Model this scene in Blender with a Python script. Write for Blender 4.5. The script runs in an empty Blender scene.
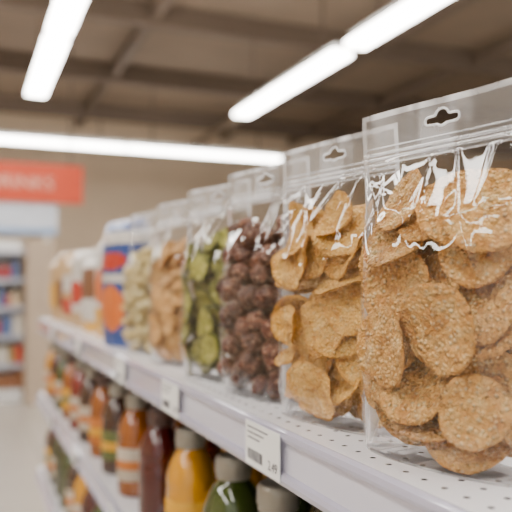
import bpy, bmesh, math, random
import numpy as np
from mathutils import Vector, Matrix, noise
random.seed(7); rng=np.random.default_rng(7)
C=bpy.context.scene.collection
CAMZ=1.426; SH=1.30      # camera height, top shelf height
RX=0.26                  # front plane of the shelf

# ------------------------------------------------------------ materials
def newmat(name):
    m=bpy.data.materials.new(name); m.use_nodes=True
    nt=m.node_tree; nt.nodes.clear()
    out=nt.nodes.new('ShaderNodeOutputMaterial')
    return m,nt,out
def N(nt,t,**kw):
    n=nt.nodes.new('ShaderNode'+t)
    for k,v in kw.items():
        if k in n.inputs: n.inputs[k].default_value=v
        else: setattr(n,k,v)
    return n
def ramp(nt,stops):
    r=nt.nodes.new('ShaderNodeValToRGB'); e=r.color_ramp.elements
    while len(e)<len(stops): e.new(0.5)
    for i,(p,c) in enumerate(stops):
        e[i].position=p; e[i].color=(*c,1) if len(c)==3 else c
    return r
def mat(name,col,rough=.5,metal=0,var=.06,scale=8,bump=0,bscale=60,coat=0,sss=0):
    m,nt,out=newmat(name); L=nt.links.new
    p=N(nt,'BsdfPrincipled'); L(p.outputs[0],out.inputs[0])
    p.inputs['Roughness'].default_value=rough; p.inputs['Metallic'].default_value=metal
    p.inputs['Coat Weight'].default_value=coat
    tc=N(nt,'TexCoord'); no=N(nt,'TexNoise',Scale=scale,Detail=4.0)
    L(tc.outputs['Object'],no.inputs['Vector'])
    c=Vector(col)
    r=ramp(nt,[(.3,tuple(c*(1-var))),(.7,tuple(c*(1+var)))])
    L(no.outputs[0],r.inputs[0]); L(r.outputs[0],p.inputs['Base Color'])
    if bump:
        n2=N(nt,'TexNoise',Scale=bscale,Detail=5.0); L(tc.outputs['Object'],n2.inputs['Vector'])
        b=N(nt,'Bump',Strength=bump,Distance=.002); L(n2.outputs[0],b.inputs['Height']); L(b.outputs[0],p.inputs['Normal'])
    if sss:
        p.inputs['Subsurface Weight'].default_value=sss; p.inputs['Subsurface Scale'].default_value=.01
    return m
def emis(name,col,s):
    m,nt,out=newmat(name); e=N(nt,'Emission',Strength=s); e.inputs[0].default_value=(*col,1)
    nt.links.new(e.outputs[0],out.inputs[0]); return m

def food(name,dark,mid,light,edge,speck=(.95,.62,.28),cell=330,bump=1.0,bd=.003,rough=.6,spk=.45,gap=.42):
    m,nt,out=newmat(name); L=nt.links.new
    p=N(nt,'BsdfPrincipled',Roughness=rough); L(p.outputs[0],out.inputs[0])
    tc=N(nt,'TexCoord')
    a=N(nt,'TexNoise',Scale=75.0,Detail=8.0,Roughness=.75); L(tc.outputs['Object'],a.inputs['Vector'])
    r=ramp(nt,[(.36,dark),(.5,mid),(.64,light)]); L(a.outputs[0],r.inputs[0])
    v=N(nt,'TexVoronoi',Scale=float(cell)); L(tc.outputs['Object'],v.inputs['Vector'])
    sp=ramp(nt,[(.05,(1,1,1)),(.55,(0,0,0))]); L(v.outputs['Distance'],sp.inputs[0])
    sc=N(nt,'SeparateColor'); L(v.outputs['Color'],sc.inputs[0])
    s1=N(nt,'Math',operation='MULTIPLY'); L(sp.outputs[0],s1.inputs[0]); L(sc.outputs[0],s1.inputs[1])
    s2=N(nt,'Math',operation='MULTIPLY'); s2.inputs[1].default_value=spk*1.7; L(s1.outputs[0],s2.inputs[0])
    mx=N(nt,'MixRGB'); L(s2.outputs[0],mx.inputs[0]); L(r.outputs[0],mx.inputs[1]); mx.inputs[2].default_value=(*speck,1)
    gp=ramp(nt,[(.42,(0,0,0)),(.72,(1,1,1))]); L(v.outputs['Distance'],gp.inputs[0])
    g2=N(nt,'Math',operation='MULTIPLY'); g2.inputs[1].default_value=gap; L(gp.outputs[0],g2.inputs[0])
    mg=N(nt,'MixRGB'); L(g2.outputs[0],mg.inputs[0]); L(mx.outputs[0],mg.inputs[1]); mg.inputs[2].default_value=(*[c*.7 for c in dark],1)
    at=N(nt,'Attribute',attribute_name='rim'); 
    m2=N(nt,'MixRGB'); L(at.outputs['Fac'],m2.inputs[0]); L(mg.outputs[0],m2.inputs[1]); m2.inputs[2].default_value=(*edge,1)
    av=N(nt,'Attribute',attribute_name='pvar')
    hs=N(nt,'HueSaturation'); L(m2.outputs[0],hs.inputs['Color']); L(av.outputs['Fac'],hs.inputs['Value'])
    L(hs.outputs[0],p.inputs['Base Color'])
    a2=N(nt,'TexNoise',Scale=260.0,Detail=4.0); L(tc.outputs['Object'],a2.inputs['Vector'])
    ad=N(nt,'Math',operation='MULTIPLY_ADD'); L(sp.outputs[0],ad.inputs[0]); ad.inputs[1].default_value=.7; L(a2.outputs[0],ad.inputs[2])
    b=N(nt,'Bump',Strength=bump,Distance=bd); L(ad.outputs[0],b.inputs['Height']); L(b.outputs[0],p.inputs['Normal'])
    return m

def film_mat(name,haze,gl,bump):
    m,nt,out=newmat(name); L=nt.links.new
    tc=N(nt,'TexCoord')
    mp=N(nt,'Mapping'); mp.inputs['Scale'].default_value=(1,1,.45); mp.inputs['Rotation'].default_value=(0,.5,0); L(tc.outputs['Object'],mp.inputs[0])
    n1=N(nt,'TexNoise',Scale=28.0,Detail=1.0,Distortion=1.0); L(mp.outputs[0],n1.inputs['Vector'])
    b=N(nt,'Bump',Strength=bump,Distance=.006); L(n1.outputs[0],b.inputs['Height'])
    tr=N(nt,'BsdfTransparent'); tr.inputs[0].default_value=(.99,.993,1,1)
    df=N(nt,'BsdfDiffuse'); df.inputs[0].default_value=(.95,.96,.98,1)
    tl=N(nt,'BsdfTranslucent'); tl.inputs[0].default_value=(.95,.96,.98,1)
    dm=N(nt,'MixShader'); dm.inputs[0].default_value=.5; L(df.outputs[0],dm.inputs[1]); L(tl.outputs[0],dm.inputs[2])
    hz=ramp(nt,[(.42,(haze*.4,)*3),(.60,(haze,)*3),(.72,(min(1,haze*2),)*3)]); L(n1.outputs[0],hz.inputs[0])
    m1=N(nt,'MixShader'); L(hz.outputs[0],m1.inputs[0]); L(tr.outputs[0],m1.inputs[1]); L(dm.outputs[0],m1.inputs[2])
    g=N(nt,'BsdfGlossy',Roughness=.025); g.inputs[0].default_value=(1,1,1,1); L(b.outputs[0],g.inputs['Normal'])
    lw=N(nt,'LayerWeight',Blend=.5); L(b.outputs[0],lw.inputs['Normal'])
    pw=N(nt,'Math',operation='POWER'); L(lw.outputs['Facing'],pw.inputs[0]); pw.inputs[1].default_value=3.6
    ma=N(nt,'Math',operation='MULTIPLY_ADD'); L(pw.outputs[0],ma.inputs[0]); ma.inputs[1].default_value=.65; ma.inputs[2].default_value=gl; ma.use_clamp=True
    m2=N(nt,'MixShader'); L(ma.outputs[0],m2.inputs[0]); L(m1.outputs[0],m2.inputs[1]); L(g.outputs[0],m2.inputs[2])
    L(m2.outputs[0],out.inputs[0]); return m

M_film=film_mat('clear_film',.004,.05,.4)
M_head=film_mat('clear_film_header',.15,.07,.25)
M_seal=film_mat('seal_edge',.65,.12,.2)
M_shelf=mat('shelf_white_steel',(.74,.725,.75),.35,var=.02)
M_rail=mat('rail_plastic',(.47,.455,.57),.18,var=.03,coat=.6)
M_rail2=mat('rail_strip',(.66,.645,.75),.12,var=.02,coat=.8)
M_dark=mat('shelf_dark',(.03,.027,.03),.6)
M_paper=mat('tag_paper',(.85,.85,.83),.6,var=.02)
M_ink=mat('ink',(.06,.06,.08),.6)
M_cap=mat('cap_grey',(.36,.33,.27),.3,metal=.3,coat=.3)
M_capd=mat('cap_dark',(.10,.05,.04),.4)

# ------------------------------------------------------------ mesh helpers
def obj(name,me,parent=None,mats=(),smooth=False):
    o=bpy.data.objects.new(name,me); C.objects.link(o)
    for m in mats: me.materials.append(m)
    if smooth:
        for p in me.polygons: p.use_smooth=True
    if parent: o.parent=parent
    return o
def empty(name,loc=(0,0,0),rz=0):
    e=bpy.data.objects.new(name,None); e.empty_display_size=.05; C.objects.link(e); e.location=loc; e.rotation_euler=(0,0,rz); return e
def bm_box(bm,lo,hi,mi=0):
    r=bmesh.ops.create_cube(bm,size=1)
    for v in r['verts']:
        v.co=Vector([lo[i]+(v.co[i]+.5)*(hi[i]-lo[i]) for i in range(3)])
    for f in set(f for v in r['verts'] for f in v.link_faces): f.material_index=mi
def boxes(name,lst,mats,parent=None,bevel=0):
    bm=bmesh.new()
    for b in lst: bm_box(bm,b[0],b[1],b[2] if len(b)>2 else 0)
    me=bpy.data.meshes.new(name); bm.to_mesh(me); bm.free()
    o=obj(name,me,parent,mats)
    if bevel:
        md=o.modifiers.new('b','BEVEL'); md.width=bevel; md.segments=2; md.limit_method='ANGLE'
    return o
def mesh_pyd(name,V,F,mats=(),parent=None,smooth=True,mi=None):
    me=bpy.data.meshes.new(name); me.from_pydata([tuple(v) for v in V],[],F); me.update()
    o=obj(name,me,parent,mats,smooth)
    if mi is not None: me.polygons.foreach_set('material_index',mi)
    return o
def lathe(prof,seg=36,flute=None):
    V=[];F=[];n=len(prof)
    for i,(r,z) in enumerate(prof):
        for k in range(seg):
            a=2*math.pi*k/seg
            rr=r*(1+(.03*(k%2) if flute and flute[0]<=i<=flute[1] else 0))
            V.append((rr*math.cos(a),rr*math.sin(a),z))
    for i in range(n-1):
        for k in range(seg):
            a=i*seg+k;b=i*seg+(k+1)%seg
            F.append((a,b,b+seg,a+seg))
    F.append(tuple(range(seg))[::-1]); F.append(tuple((n-1)*seg+k for k in range(seg)))
    return V,F

# ------------------------------------------------------------ room
def tile_floor():
    m,nt,out=newmat('floor_tile'); L=nt.links.new
    p=N(nt,'BsdfPrincipled',Roughness=.25); L(p.outputs[0],out.inputs[0])
    tc=N(nt,'TexCoord'); b=N(nt,'TexBrick',Scale=1.0); b.offset=0
    b.inputs['Color1'].default_value=(.42,.385,.34,1); b.inputs['Color2'].default_value=(.46,.42,.37,1); b.inputs['Mortar'].default_value=(.32,.29,.26,1)
    b.inputs['Brick Width'].default_value=.6; b.inputs['Row Height'].default_value=.6; b.inputs['Mortar Size'].default_value=.006
    L(tc.outputs['Object'],b.inputs['Vector']); L(b.outputs[0],p.inputs['Base Color']); return m
M_wall=mat('wall_paint',(.62,.49,.35),.8,var=.04,scale=1)
M_ceil=mat('ceiling_paint',(.22,.162,.113),.85,var=.08,scale=1)
M_beam=mat('beam_paint',(.135,.097,.069),.7,var=.05,scale=1)
boxes('floor',[((-6,-4,-.1),(17,16,0))],[tile_floor()])
CZ=CAMZ+3.7
boxes('ceiling',[((-6,-4,CZ),(17,16,CZ+.1))],[M_ceil])
boxes('wall_back',[((-6,16,0),(17,16.1,CZ))],[M_wall])
boxes('wall_right',[((17,-4,0),(17.1,16,CZ))],[M_wall])
boxes('wall_left',[((-6.1,-4,0),(-6,16,CZ))],[M_wall])
bl=[((-6,y,CZ-.30),(17,y+.14,CZ)) for y in (0.6,3.4,6.2,9.0,11.8,14.6)]
bl+=[((x,-4,CZ-.22),(x+.12,16,CZ-.06)) for x in (-1.5,2.2,5.6,7.4,11.5)]
boxes('ceiling_beams',bl,[M_beam])
def pipe(name,a,b,r,m):
    V,F=lathe([(r,0),(r,(Vector(b)-Vector(a)).length)],16)
    o=mesh_pyd(name,V,F,[m]); o.location=a; o.rotation_euler=(Vector(b)-Vector(a)).to_track_quat('Z','Y').to_euler(); return o
pipe('ceiling_pipe',(4.8,-4,CZ-.5),(4.8,16,CZ-.5),.07,mat('pipe',(.30,.24,.18),.5))

# strip lights
M_tube=emis('tube_light',(1,.955,.89),30)
M_fix=mat('fixture_white',(.75,.75,.74),.4)
def fixture(x0,x1,y0,y1,z=CAMZ+2.4):
    e=empty('ceiling_strip_light',((x0+x1)/2,(y0+y1)/2,z))
    hx=(x1-x0)/2; hy=(y1-y0)/2
    boxes('diffuser',[((-hx,-hy,0),(hx,hy,.05))],[M_tube],e)
    boxes('housing',[((-hx*.7 if hx<hy else -hx*.98,-hy*.98 if hx<hy else -hy*.7,.052),(hx*.7 if hx<hy else hx*.98,hy*.98 if hx<hy else hy*.7,.13))],[M_fix],e)
    w=[]
    for s in (-.7,.7):
        cx,cy=(0,s*hy) if hx<hy else (s*hx,0)
        w.append(((cx-.012,cy-.012,.13),(cx+.012,cy+.012,CZ-z)))
    boxes('hanger',w,[M_beam],e)
for xs,ends in ((.80,[(7.15,9.35),(4.75,6.95),(1.5,4.4),(-1.8,1.2)]),(3.62,[(6.45,9.4),(3.2,6.2),(0,2.9)]),(9.0,[(-1,3),(4,8)]),(-1.2,[(7.0,9.4),(3.8,6.6),(.6,3.4),(-2.6,.2)]),(-3.4,[(.6,3.4),(-2.6,.2)])):  # far-right and left-of-camera rows are unseen, added to brighten bag fronts and walls
    for a,b in ends: fixture(xs-.115,xs+.115,a,b)
for a,b in ((-3.4,-.4),(-.35,2.6),(2.65,5.6)): fixture(a,b,12.4,12.6)

# ------------------------------------------------------------ far background: sign, display shelves
sg=empty('store_banner_sign',(0.1,9.9,CAMZ+1.36))
boxes('panel',[((-2.6,0,-.25),(1.38,.06,.27))],[mat('sign_red',(.56,.055,.014),.6)],sg)
M_swhite=mat('sign_letter',(.80,.45,.34),.5)
tx=bpy.data.curves.new('lettering','FONT'); tx.body='SNACKS AND DRINKS'; tx.size=.25; tx.extrude=.005; tx.align_x='RIGHT'; tx.align_y='CENTER'; tx.materials.append(M_swhite)
to=bpy.data.objects.new('lettering',tx); C.objects.link(to); to.parent=sg; to.location=(1.0,-.012,0); to.rotation_euler=(math.pi/2,0,0)
w=[]
for s in (-2.3,1.2): w.append(((s,.02,.27),(s+.02,.04,CZ-CAMZ-1.36)))
boxes('hanger',w,[M_beam],sg)
ps=empty('promotion_board',(0.1,9.95,CAMZ+.90))
boxes('board',[((-2.4,0,-.22),(1.05,.04,.19))],[mat('board_bluewhite',(.60,.64,.72),.5)],ps)
boxes('stripe',[((-2.4,-.01,-.22),(1.05,-.001,-.14))],[mat('board_blue',(.25,.38,.60),.5)],ps)
boxes('post',[((.9,.0,-CAMZ-.90),(.95,.04,-.22)),((-2.3,.0,-CAMZ-.90),(-2.25,.04,-.22))],[M_fix],ps)

PAL=[(.60,.06,.03),(.70,.25,.03),(.75,.46,.06),(.66,.62,.55),(.10,.16,.34),(.4,.28,.10),(.30,.13,.06),(.65,.5,.32),(.35,.04,.05)]
PM=[mat('pack_%d'%i,c,.4) for i,c in enumerate(PAL)]
ds=empty('display_shelf_unit',(0,9.4,0))
lst=[((-3,.34,0),(.68,.4,2.0)),((-3,-.12,0),(.68,.34,.14))]
for z in (.45,.8,1.15,1.5,1.85): lst.append(((-3,-.1,z-.03),(.68,.34,z)))
boxes('shelving',lst,[M_fix],ds)
boxes('shelf_edges',[((-3,-.13,z-.05),(.68,-.102,z+.01)) for z in (.45,.8,1.15,1.5,1.85)],[mat('edge_blue',(.42,.44,.52),.4)],ds)
boxes('end_panel',[((.69,-.5,0),(1.0,.4,1.95))],[mat('end_beige',(.44,.34,.25),.6)],ds)
pk=[]
for z in (.14,.45,.8,1.15,1.5):
    x=-2.95
    while x<.6:
        wd=random.uniform(.07,.14); hh=random.uniform(.15,.27); ci=random.randrange(9)
        pk.append(((x,-.06,z),(x+wd*.92,.2,z+hh),ci)); pk.append(((x+wd*.3,-.05,z+hh),(x+wd*.65,.1,z+hh+.03),3)); x+=wd
boxes('packages',pk,PM,ds,.012)

# ------------------------------------------------------------ main gondola
G=empty('store_shelf',(0,0,0))
Y0,Y1=-.35,2.80; XB=.80
levels=[SH,CAMZ-.40,CAMZ-.68,CAMZ-.98,.30]
cw=.0105; x0=RX+.002; ncol=7; XS=x0+ncol*cw
st=[((XB,Y0,0),(XB+.04,Y1,SH-.02)),((RX+.03,Y0,0),(XB,Y1,.12))]
for z in levels[1:]:
    st.append(((RX+.006,Y0,z-.02),(XB,Y1,z)))
st.append(((XS,Y0,SH-.02),(XB+.04,Y1,SH)))
for y in (Y0-.02,Y1): st.append(((XB-.02,y,0),(XB+.06,y+.02,SH)))
boxes('shelf_boards',st,[M_shelf],G)
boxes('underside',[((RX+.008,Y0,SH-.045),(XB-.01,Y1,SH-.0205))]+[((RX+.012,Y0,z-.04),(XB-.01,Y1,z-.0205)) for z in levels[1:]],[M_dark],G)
V=[];F=[];MI=[];nrow=int((Y1-Y0)/cw)
for i in range(ncol):
    for j in range(nrow):
        cx=x0+(i+.5)*cw; cy=Y0+(j+.5)*cw; b=len(V)
        hole = (i in(1,3,5) and j%2==(i//2)%2)
        if not hole:
            for dx,dy in ((-.5,-.5),(.5,-.5),(.5,.5),(-.5,.5)): V.append((cx+dx*cw,cy+dy*cw,SH))
            F.append((b,b+1,b+2,b+3)); MI.append(0); continue
        sq=[];ci=[];cd=[]
        for k in range(16):
            a=2*math.pi*k/16+math.pi/4; c,s=math.cos(a),math.sin(a); q=.5/max(abs(c),abs(s))
            sq.append((cx+c*q*cw,cy+s*q*cw,SH)); ci.append((cx+c*.0023,cy+s*.0023,SH)); cd.append((cx+c*.0023,cy+s*.0023,SH-.0018))
        V+=sq+ci+cd
        for k in range(16):
            n=(k+1)%16; F.append((b+k,b+n,b+16+n,b+16+k)); F.append((b+16+k,b+16+n,b+32+n,b+32+k)); MI+=[0,1]
mesh_pyd('perforated_strip',V,F,[M_shelf,M_dark],G,False,MI)
prof=[(.002,.0),(.001,.0),(-.003,-.002),(-.004,-.006),(-.0035,-.009),(.000,-.011),(-.001,-.036),(-.0045,-.038),(-.006,-.042),(-.004,-.047),(.002,-.049),(.012,-.049)]
def rail(name,z,sc=1):
    V=[];F=[];n=len(prof)
    for y in (Y0,Y1):
        for a,b in prof: V.append((RX+a,y,z+b*sc))
    for i in range(n-1): F.append((i,i+1,n+i+1,n+i))
    F.append((n-1,0,n,2*n-1)); F.append(tuple(range(n))); F.append(tuple(range(2*n-1,n-1,-1)))
    mi=[0]*len(F); mi[5]=1
    mesh_pyd(name,V,F,[M_rail,M_rail2],G,False,mi)
rail('rail_top',SH)
for i,z in enumerate(levels[1:]): rail('rail_%d'%(i+2),z,.8)
def tag(y,w=.08,h=.041,z=SH-.0235,tilt=0):
    e=empty('price_tag',(RX-.0062,y,z)); e.rotation_euler=(tilt,0,-math.pi/2)
    boxes('card',[((-w/2,-.0008,-h/2),(w/2,0,h/2))],[M_paper],e)
    k=[]
    for i in range(3): k.append(((-w*.42,-.0011,h*(.36-.12*i)),(-w*.42+w*(.6-.12*i),-.0009,h*(.36-.12*i)+h*.03)))
    x=-w*.42
    while x<w*.02:
        ww=random.choice((.0006,.0010,.0014)); k.append(((x,-.0011,-h*.36),(x+ww,-.0009,-h*.12))); x+=ww+random.choice((.0010,.0016))
    t=bpy.data.curves.new('price','FONT'); t.body='2.49'; t.size=.012; t.align_x='RIGHT'; t.materials.append(M_ink)
    o=bpy.data.objects.new('price',t); C.objects.link(o); o.parent=e; o.location=(w*.45,-.0012,-h*.36); o.rotation_euler=(math.pi/2,0,0)
    boxes('print',k,[M_ink],e)
for y in (.605,.92,1.25,1.75,2.3): tag(y)
for y in (1.3,1.8,2.3): tag(y,z=levels[1]-.02,h=.036)

# ------------------------------------------------------------ clear pouches
BH=.262; BW=.162
def sm(x): x=min(1,max(0,x)); return x*x*(3-2*x)
def Tf(u,v,T,w,h):
    s=abs(2*u/w)/.975; f=max(0,1-s**2.8)**.6 if s<1 else 0
    z=v/h
    if z<.12: g=.66+.34*sm(z/.12)
    elif z<.50: g=1
    elif z<.87: g=(.5+.5*math.cos(math.pi*(z-.50)/.37))**.7
    else: g=0
    return T*f*g
def Tfv(u,v,T,w,h):
    s=np.minimum(np.abs(2*u/w)/.975,1); f=(1-s**2.8)**.6; z=v/h
    g=.66+.34*(np.clip(z/.12,0,1)**2*(3-2*np.clip(z/.12,0,1)))
    g2=np.clip(.5+.5*np.cos(math.pi*np.clip((z-.50)/.37,0,1)),0,1)**.7
    return T*f*np.where(z>.50,g2,g)
def in_slot(x,z):
    x=abs(x)
    a = (x<.0120 and abs(z)<.0032) or (x-.0120)**2+z*z<.0032**2
    return a or (x*x+(z-.0015)**2<.0062**2)
def pouch_film(e,T,w,h,seed,nx=110,nz=180):
    V=[];F=[];MI=[]
    off=Vector((seed*3.1,seed*1.7,seed))
    hc=(0,h*.94); rg=random.Random(seed*77)
    idx={}
    U=np.linspace(-w/2,w/2,nx+1)[None,:].repeat(nz+1,0); Z=np.linspace(0,h,nz+1)[:,None].repeat(nx+1,1)
    for side in (-1,1):
        cre=np.zeros_like(U)
        for k in range(24):
            typ=k%3
            if typ==0:   # from zip downwards
                a=np.array((rg.uniform(-.46,.46)*w,h*.84)); ln=rg.uniform(.04,.12); an=math.radians(-90+rg.uniform(-38,38))
            elif typ==1: # from side seal
                s=rg.choice((-1,1)); a=np.array((s*w*.49,rg.uniform(.08,.8)*h)); ln=rg.uniform(.02,.06); an=(math.pi if s>0 else 0)+math.radians(rg.uniform(-50,50))
            else:
                a=np.array((rg.uniform(-.4,.4)*w,rg.uniform(.1,.75)*h)); ln=rg.uniform(.02,.06); an=rg.uniform(0,6.28)
            d=np.array((math.cos(an),math.sin(an)))*ln
            t=np.clip(((U-a[0])*d[0]+(Z-a[1])*d[1])/ln**2,0,1)
            dist=np.hypot(U-a[0]-d[0]*t,Z-a[1]-d[1]*t)
            cre+=rg.uniform(.0010,.0028)*np.exp(-(dist/rg.uniform(.0022,.0045))**1.2)*(1-t*.7)
        for j in range(nz+1):
            v=h*j/nz; z=v/h
            for i in range(nx+1):
                u0=-w/2+w*i/nx; 
                t=Tf(u0,v,T,w,h)
                narrow=1-.045*Tf(0,v,1,w,h); u=u0*narrow
                ed=1-abs(2*u0/w); em=min(1,ed*6)
                p=Vector((u0*13,side*3,v*8))+off
                wr=abs(noise.noise(p))*.003
                q=Vector(((u0+v*.5)*24,side*2,(v-u0*.6)*7))+off
                wr+=abs(noise.noise(q))*.0020
                wr-=cre[j,i]
                amp=em*(1 if z<.84 else .12)*(1 if z>.03 else z/.03)
                y=side*(t+.0006*em)+ side*(-wr*amp)
                if side*y<.0003*em: y=side*.0003*em
                y+=.004*noise.noise(Vector((u0*12,7,v*6))+off)*sm((z-.8)/.2)
                idx[(side,i,j)]=len(V); V.append((u,y,v))
        for j in range(nz):
            for i in range(nx):
                uc=-w/2+w*(i+.5)/nx; vc=h*(j+.5)/nz
                if in_slot(uc,vc-hc[1]): continue
                a,b,c,d=idx[(side,i,j)],idx[(side,i+1,j)],idx[(side,i+1,j+1)],idx[(side,i,j+1)]
                F.append((a,b,c,d) if side<0 else (d,c,b,a))
                z=vc/h
                seal = i<3 or i>=nx-3 or z>.985 or z<.008
                cor = z<.07 and abs(2*uc/w)>1-.5*(1-z/.07)**2
                MI.append(2 if seal else (1 if (z>.845 or cor) else 0))
    for i in range(nx):
        F.append((idx[(-1,i,0)],idx[(1,i,0)],idx[(1,i+1,0)],idx[(-1,i+1,0)])); MI.append(1)
    mesh_pyd('film',V,F,[M_film,M_head,M_seal],e,True,MI)
    V=[];F=[]
    def tube(pts,r,closed=False,seg=8):
        b=len(V); n=len(pts)
        for k,p in enumerate(pts):
            t=(Vector(pts[(k+1)%n])-Vector(pts[k-1])) if closed or 0<k<n-1 else (Vector(pts[min(k+1,n-1)])-Vector(pts[max(k-1,0)]))
            t.normalize(); yv=Vector((0,1,0)); s=t.cross(yv).normalized()
            for q in range(seg):
                a=2*math.pi*q/seg; V.append(tuple(Vector(p)+yv*math.cos(a)*r+s*math.sin(a)*r))
        for k in range(n if closed else n-1):
            m=(k+1)%n
            for q in range(seg):
                F.append((b+k*seg+q,b+k*seg+(q+1)%seg,b+m*seg+(q+1)%seg,b+m*seg+q))
    def yh(u,v): return .004*noise.noise(Vector((u*12,7,v*6))+off)*sm((v/h-.8)/.2)
    for zz,r in ((.862,.0013),(.877,.0013),(.845,.0006),(.895,.0006)):
        tube([(-w/2+.002+(w-.004)*k/40,yh(-w/2+w*k/40,h*zz)+0,h*zz) for k in range(41)],r)
    pts=[]
    for k in range(60):
        a=2*math.pi*k/60; r=.001
        while in_slot(r*math.cos(a),r*math.sin(a)): r+=.0002
        x=r*math.cos(a); z=r*math.sin(a)
        pts.append((x,yh(x,hc[1]+z),hc[1]+z))
    tube(pts,.0010,True)
    mesh_pyd('zip_and_hang_hole',V,F,[M_seal],e)

def chip_variant(k,thick,curl,rough_edge,nr=12,ns=48,elong=1.0,rimw=.18,rims=.7):
    r0=random.Random(k); V=[];R=[];F=[]
    ph=[r0.uniform(0,6.28) for _ in range(4)]
    def out(a): return 1+rough_edge*(.5*math.sin(2*a+ph[0])+.3*math.sin(3*a+ph[1])+.22*math.sin(7*a+ph[2])+.12*math.sin(13*a+ph[3])+.25*noise.noise(Vector((math.cos(a)*6,math.sin(a)*6,k))))
    def zc(x,y):
        return curl*(.5*(x*x+y*y-.5)*(.6+.4*math.cos(ph[0]))+.55*(x*x-y*y)*.6+.30*noise.noise(Vector((x*1.6,y*1.6,k*3.3))))
    for side in (1,-1):
        for i in range(nr+1):
            rr=i/nr
            for s in range(ns):
                a=2*math.pi*s/ns; q=rr*out(a); x=q*math.cos(a)*elong; y=q*math.sin(a)/elong
                th=thick*(1-max(0,rr-.8)/.2*.5)
                n=noise.noise(Vector((x*5,y*5,k+side*9)))*thick*1.1+noise.noise(Vector((x*12,y*12,k+side*5)))*thick*1.1
                V.append((x,y,zc(x,y)+side*th+n*(1 if rr<.95 else .2))); R.append(max(0,(rr-1+rimw)/rimw)**1.5*rims)
    def id(side,i,s): return (0 if side==1 else (nr+1)*ns)+i*ns+s%ns
    for side in (1,-1):
        for i in range(nr):
            for s in range(ns):
                f=(id(side,i,s),id(side,i+1,s),id(side,i+1,s+1),id(side,i,s+1)); F.append(f if side==1 else f[::-1])
    for s in range(ns): F.append((id(1,nr,s),id(-1,nr,s),id(-1,nr,s+1),id(1,nr,s+1)))
    return np.array(V),np.array(R),F
def blob_variant(k,lump,flat=1.0,sub=3):
    bm=bmesh.new(); bmesh.ops.create_icosphere(bm,subdivisions=sub,radius=1)
    V=[];R=[]
    for v in bm.verts:
        n=noise.noise(v.co*1.6+Vector((k*5,0,0)))*lump+noise.noise(v.co*3.5+Vector((k*5,3,0)))*lump*.7
        p=v.co*(1+n); V.append((p.x,p.y*.85,p.z*flat)); R.append(max(0,-n)*1.5)
    F=[tuple(q.index for q in f.verts) for f in bm.faces]; bm.free()
    return np.array(V),np.array(R),F

def rotm(nrm,spin):
    z=Vector(nrm).normalized(); q=z.to_track_quat('Z','Y').to_matrix(); return np.array(q@Matrix.Rotation(spin,3,'Z'))
def fill_discs(T,w,h,fill,rad,thick,ncand,maxn,seed,steep=.35):
    rg=random.Random(seed); acc=[]
    ang=np.linspace(0,2*math.pi,13)[:-1]
    base=np.array([[0,0,0]]+[[.5*math.cos(a),.5*math.sin(a),0] for a in ang[::2]]+[[.97*math.cos(a),.97*math.sin(a),0] for a in ang])
    P=[];Rm=[];Rr=[];Pts=[]
    for c in range(ncand):
        if len(acc)>=maxn: break
        r=rg.uniform(*rad)
        if c<160: r=rad[1]-(rad[1]-rad[0])*rg.random()*.4
        v=rg.uniform(r*.5,h*fill-r*.5)
        u=rg.uniform(-w/2*.95+r*.5,w/2*.95-r*.5)
        if rg.random()<steep:
            ax=rg.uniform(35,72)*(1 if rg.random()<.85 else -1); az=rg.uniform(-30,38)
        else:
            ax=rg.uniform(-22,32); az=rg.uniform(-16,32)+(1 if u>0 else -1)*(abs(2*u/w))**2*42
            if v/h>.5: ax+=12
            if v/h<.12: ax-=15
        ax,az=math.radians(ax),math.radians(az)
        nrm=Vector((math.sin(az)*math.cos(ax),-math.cos(az)*math.cos(ax),math.sin(ax)))
        M=rotm(nrm,rg.uniform(0,6.28))
        pts0=(base*r)@M.T
        t0=Tf(u,v,T,w,h)
        ok=False
        for y in np.arange(-t0,t0,.0022):
            c0=np.array([u,y,v]); pts=pts0+c0
            if (pts[:,2]<.002).any() or (pts[:,2]>h*fill).any(): break
            lim=Tfv(pts[:,0],pts[:,2],T,w,h)-.0020
            if (np.abs(pts[:,1])>lim).any(): continue
            if P:
                PA=np.array(P); 
                near=np.linalg.norm(PA-c0,axis=1)<(np.array(Rr)+r)
                idx=np.nonzero(near)[0]; hit=False
                for q in idx:
                    l=(pts-P[q])@Rm[q]
                    if ((np.abs(l[:,2])<thick*2.0)&(np.hypot(l[:,0],l[:,1])<Rr[q]*.96)).any(): hit=True;break
                    l=(Pts[q]-c0)@M
                    if ((np.abs(l[:,2])<thick*2.0)&(np.hypot(l[:,0],l[:,1])<r*.96)).any(): hit=True;break
                if hit: continue
            ok=True;break
        if ok:
            P.append(c0);Rm.append(M);Rr.append(r);Pts.append(pts); acc.append((c0,M,r))
    return acc
def fill_blobs(T,w,h,fill,rad,ncand,maxn,seed):
    rg=random.Random(seed); P=[];R=[];acc=[]
    for c in range(ncand):
        if len(acc)>=maxn: break
        r=rg.uniform(*rad); v=rg.uniform(r,h*fill-r); u=rg.uniform(-w*.47+r,w*.47-r); t=Tf(u,v,T,w,h)
        for y in np.arange(-t+r*.95,t-r*.8,.003):
            if P and (np.linalg.norm(np.array(P)-(u,y,v),axis=1)<(np.array(R)+r)*.86).any(): continue
            P.append((u,y,v));R.append(r)
            acc.append((np.array((u,y,v)),rotm((rg.gauss(0,1),rg.gauss(0,1),rg.gauss(0,1)+.01),rg.uniform(0,6)),r)); break
    return acc
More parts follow.
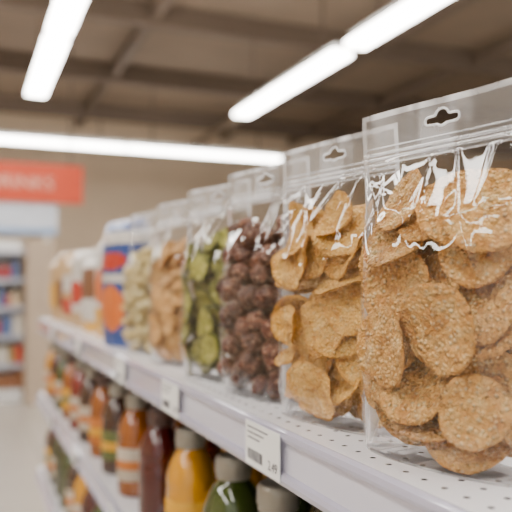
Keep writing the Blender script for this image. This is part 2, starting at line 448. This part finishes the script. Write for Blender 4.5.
def build_contents(name,acc,variants,m,e,seed,pv=(.86,1.12)):
    rg=random.Random(seed); VV=[];FF=[];RR=[];PV=[];b=0
    for c0,M,r in acc:
        V,R,F=rg.choice(variants); VV.append((V*r)@M.T+c0); RR.append(R); PV.append(np.full(len(V),rg.uniform(*pv)))
        FF+= [tuple(i+b for i in f) for f in F]; b+=len(V)
    if not VV: return
    o=mesh_pyd(name,np.concatenate(VV).tolist(),FF,[m],e,True)
    a=o.data.attributes.new('rim','FLOAT','POINT'); a.data.foreach_set('value',np.concatenate(RR))
    a=o.data.attributes.new('pvar','FLOAT','POINT'); a.data.foreach_set('value',np.concatenate(PV))
PHI=math.radians(12.6)
def pouch(name,yl,seed,T=.034,w=BW,h=BH,xl=.300,phi=PHI):
    ex=Vector((math.sin(phi),-math.cos(phi),0)); c=Vector((xl,yl,SH))+ex*w/2
    e=empty(name,c,-(math.pi/2-phi)); pouch_film(e,T,w,h,seed); return e

cr=food('cracker',(.50,.195,.030),(.82,.43,.105),(.98,.68,.28),(.66,.30,.06),speck=(1,.86,.55),cell=280,bd=.005,gap=.45,spk=.45)
ch=food('corn_chip',(.55,.22,.025),(.84,.46,.085),(.98,.66,.22),(.66,.29,.04),speck=(1,.82,.46),cell=340,bd=.0035)
nut=food('choc_cluster',(.040,.012,.006),(.12,.038,.018),(.21,.075,.038),(.03,.010,.006),speck=(.72,.45,.28),cell=190,rough=.34,bd=.003,spk=.38)
gr=food('green_crisp',(.14,.135,.010),(.32,.30,.036),(.54,.48,.12),(.06,.07,.006),speck=(.78,.72,.30),cell=200,gap=.3)
tn=food('banana_chip',(.50,.20,.035),(.76,.40,.11),(.92,.60,.24),(.40,.17,.03),speck=(.95,.72,.40))
pl=food('pale_puff',(.62,.45,.14),(.82,.67,.31),(.92,.82,.48),(.55,.36,.12),speck=(.95,.86,.56))

e=pouch('cracker_pouch',.50,8,T=.039)
va=[chip_variant(k,.055,.30,.045) for k in range(8)]
build_contents('crackers',fill_discs(.039,BW,BH,.81,(.024,.034),.0015,3200,110,23,steep=.18),va,cr,e,1)
e=pouch('corn_chip_pouch',.660,2,T=.036)
vb=[chip_variant(20+k,.034,.55,.06,elong=1.07) for k in range(8)]
build_contents('corn_chips',fill_discs(.036,BW,BH,.79,(.021,.032),.0013,3000,130,12,steep=.36),vb,ch,e,2)
e=pouch('chocolate_cluster_pouch',.825,3,T=.037)
vc=[blob_variant(k,.24) for k in range(6)]
build_contents('clusters',fill_blobs(.037,BW,BH,.79,(.011,.016),3500,190,13),vc,nut,e,3,(.75,1.6))
e=pouch('green_crisp_pouch',.995,4,T=.036)
vd=[chip_variant(40+k,.12,.25,.06,nr=12,ns=36,elong=1.1,rimw=.3,rims=1.0) for k in range(6)]
build_contents('green_crisps',fill_discs(.036,BW,BH,.78,(.017,.024),.0024,2400,140,14,steep=.12),vd,gr,e,4,(.75,1.4))
e=pouch('banana_chip_pouch',1.185,5,T=.036)
ve=[chip_variant(60+k,.09,.3,.07,nr=6,ns=24) for k in range(6)]
build_contents('banana_chips',fill_discs(.036,BW,BH,.77,(.018,.027),.0018,1200,100,15,steep=.2),ve,tn,e,5,(.75,1.2))
e=pouch('puffed_snack_pouch',1.385,6,T=.036)
build_contents('puffs',fill_blobs(.036,BW,BH,.76,(.010,.015),1500,170,16),[blob_variant(30+k,.25,sub=2) for k in range(4)],pl,e,6,(.85,1.1))

# ------------------------------------------------------------ opaque packs further along
def pillow(name,y,w,h,T,base,bands,x=.315,phi=PHI):
    ex=Vector((math.sin(phi),-math.cos(phi),0)); c=Vector((x,y,SH))+ex*w/2
    e=empty(name,c,-(math.pi/2-phi)); nx,nz=40,60; V=[];F=[];MI=[]; idx={}
    for side in (-1,1):
        for j in range(nz+1):
            for i in range(nx+1):
                a=2*i/nx-1; b=j/nz
                t=T*max(0,1-abs(a)**2.6)**.6*(max(0,1-abs(2*b-1)**5)**.6 if b>.3 else .75+.25*sm(b/.3))
                wv=noise.noise(Vector((a*3,side,b*5+y*9)))*.004*(1-abs(a))
                idx[(side,i,j)]=len(V); V.append((a*w/2*(1-.05*t/T),side*(t+.0004)+side*wv*(t>.003),b*h))
        for j in range(nz):
            for i in range(nx):
                q=(idx[(side,i,j)],idx[(side,i+1,j)],idx[(side,i+1,j+1)],idx[(side,i,j+1)])
                F.append(q if side<0 else q[::-1]); b=(j+.5)/nz; a=abs(2*(i+.5)/nx-1); m=0
                for (lo,hi,amax,mi) in bands:
                    if lo<=b<hi and a<amax*(math.sqrt(max(0,1-((b-(lo+hi)/2)/((hi-lo)/2))**2)) if amax<.9 else 1): m=mi
                MI.append(m)
    for i in range(nx): F.append((idx[(-1,i,0)],idx[(1,i,0)],idx[(1,i+1,0)],idx[(-1,i+1,0)])); MI.append(0)
    mesh_pyd('packet',V,F,base,e,True,MI)
gb=lambda n,c: mat(n,c,.28,coat=.4,var=.04)
BLUE=gb('foil_blue',(.012,.06,.26)); ORG=gb('foil_orange',(.68,.15,.02)); WHT=gb('foil_white',(.62,.59,.54)); RED=gb('foil_red',(.52,.03,.015)); CRM=gb('foil_cream',(.55,.36,.17)); YEL=gb('foil_yellow',(.72,.38,.03)); BRN=gb('foil_brown',(.20,.085,.04))
pillow('blue_snack_packet',1.57,.19,.262,.035,[BLUE,WHT,ORG,RED],[(.80,.90,.99,1),(.12,.48,.66,2),(.50,.56,.99,1),(.60,.74,.7,3)],x=.290)
pillow('orange_snack_packet',1.80,.17,.235,.035,[WHT,YEL,ORG],[(.0,.3,.99,1),(.35,.7,.6,2)])
pillow('brown_snack_packet',2.02,.17,.20,.035,[WHT,BRN,YEL],[(.45,.85,.99,1),(.0,.15,.99,2)])
pillow('red_snack_packet',2.22,.17,.23,.035,[WHT,RED,CRM],[(.3,.6,.7,1),(.0,.2,.99,2)])
pillow('cream_snack_packet',2.42,.17,.21,.035,[CRM,WHT,RED],[(.5,.75,.99,1),(.15,.4,.6,2)])
pillow('brown_snack_packet',2.61,.17,.24,.035,[CRM,BRN,ORG],[(.2,.6,.7,1)])
pillow('cream_snack_packet',2.78,.15,.22,.035,[CRM,YEL,RED],[(.2,.6,.7,1)])

# ------------------------------------------------------------ bottles on lower shelves
def liquid(name,c):
    m,nt,out=newmat(name); L=nt.links.new
    p=N(nt,'BsdfPrincipled',Roughness=.05); p.inputs['Coat Weight'].default_value=1; p.inputs['Coat Roughness'].default_value=.02
    tc=N(nt,'TexCoord'); sx=N(nt,'SeparateXYZ'); L(tc.outputs['Object'],sx.inputs[0])
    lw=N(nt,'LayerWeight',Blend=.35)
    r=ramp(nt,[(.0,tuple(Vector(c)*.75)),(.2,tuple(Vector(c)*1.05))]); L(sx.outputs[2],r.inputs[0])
    mx=N(nt,'MixRGB'); L(lw.outputs['Facing'],mx.inputs[0]); L(r.outputs[0],mx.inputs[1]); mx.inputs[2].default_value=(*(Vector(c)*.35),1)  # lighter upward, darker at edges: light through the liquid put into the colour
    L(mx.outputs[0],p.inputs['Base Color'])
    L(p.outputs[0],out.inputs[0]); return m
LQ={'yellow':liquid('juice_yellow',(.76,.33,.003)),'green':liquid('juice_green',(.055,.080,.012)),'olive':liquid('juice_olive',(.05,.055,.015)),
 'maroon':liquid('juice_maroon',(.085,.006,.004)),'amber':liquid('juice_amber',(.36,.095,.005)),'brown':liquid('juice_brown',(.06,.020,.007)),'red':liquid('juice_red',(.24,.013,.006))}
M_lab={'w':mat('label_white',(.50,.42,.32),.5),'o':mat('label_orange',(.50,.15,.025),.5),'y':mat('label_yellow',(.68,.34,.02),.5),'g':mat('label_green',(.11,.13,.035),.5)}
def bottle(name,x,y,z,col,lab=None,cap=M_cap,H=.191,r=.037):
    e=empty(name,(x,y,z)); k=H/.186
    V,F=lathe([(r*.85,0),(r*.97,.003),(r,.01),(r,.095*k),(r*.97,.105*k),(r,.112*k),(r*.96,.124*k),(r*.82,.138*k),(r*.66,.149*k),(.0195,.156*k),(.0185,.162*k)],40)
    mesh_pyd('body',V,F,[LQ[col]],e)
    b=.160*k
    V,F=lathe([(.0215,b-.002),(.022,b),(.0215,b+.001),(.0215,b+.0035),(.0222,b+.0042),(.0222,b+.021),(.021,b+.0245),(.018,b+.0262),(.017,b+.0255),(.001,b+.0255)],60,flute=(4,5))
    mesh_pyd('cap',V,F,[cap],e)
    if lab:
        V,F=lathe([(r+.0002,.03*k),(r+.0007,.031*k),(r+.0007,.088*k),(r+.0002,.089*k)],40); mesh_pyd('label',V,F,[M_lab[lab]],e)
        V,F=lathe([(r+.0009,.05*k),(r+.0012,.051*k),(r+.0012,.066*k),(r+.0009,.067*k)],40); mesh_pyd('label_band',V,F,[M_lab['g' if lab=='y' else 'y' if lab!='w' else 'o']],e)
Z2=levels[1]
seq=[(.56,'brown',None,'b'),(.70,'olive',None,'g'),(.835,'green',None,'g'),(1.015,'yellow','y','g'),(1.19,'maroon',None,'d'),(1.37,'amber','w','g'),(1.54,'brown','g','g'),(1.70,'amber','o','d'),(1.87,'brown','w','g'),(2.04,'red','w','g'),(2.21,'amber','y','d'),(2.38,'green','w','g'),(2.55,'maroon','o','g'),(2.70,'yellow','w','g')]
for i,(y,c,l,k) in enumerate(seq):
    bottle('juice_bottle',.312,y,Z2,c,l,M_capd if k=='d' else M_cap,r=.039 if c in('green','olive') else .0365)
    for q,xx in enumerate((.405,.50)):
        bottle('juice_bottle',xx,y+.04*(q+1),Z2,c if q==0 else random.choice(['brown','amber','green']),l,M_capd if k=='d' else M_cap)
for i in range(13):
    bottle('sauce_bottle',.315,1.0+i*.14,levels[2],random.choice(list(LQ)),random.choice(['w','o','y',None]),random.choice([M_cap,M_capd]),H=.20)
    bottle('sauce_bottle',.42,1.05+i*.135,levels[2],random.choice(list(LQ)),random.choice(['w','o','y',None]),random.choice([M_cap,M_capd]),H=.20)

# ------------------------------------------------------------ world, camera
w=bpy.data.worlds.new('World'); bpy.context.scene.world=w; w.use_nodes=True
w.node_tree.nodes['Background'].inputs[0].default_value=(1,.965,.92,1); w.node_tree.nodes['Background'].inputs[1].default_value=.9
cd=bpy.data.cameras.new('camera'); cam=bpy.data.objects.new('camera',cd); C.objects.link(cam)
cd.lens=50; cd.sensor_width=36; cam.location=(0,0,CAMZ); cd.clip_start=.01
th=math.atan(291/711); pt=math.atan(29/711*math.cos(th)*1.08)
cam.rotation_euler=Vector((math.sin(th)*math.cos(pt),math.cos(th)*math.cos(pt),math.sin(pt))).to_track_quat('-Z','Y').to_euler()
cd.dof.use_dof=True; cd.dof.focus_distance=.53; cd.dof.aperture_fstop=5.4
bpy.context.scene.camera=cam
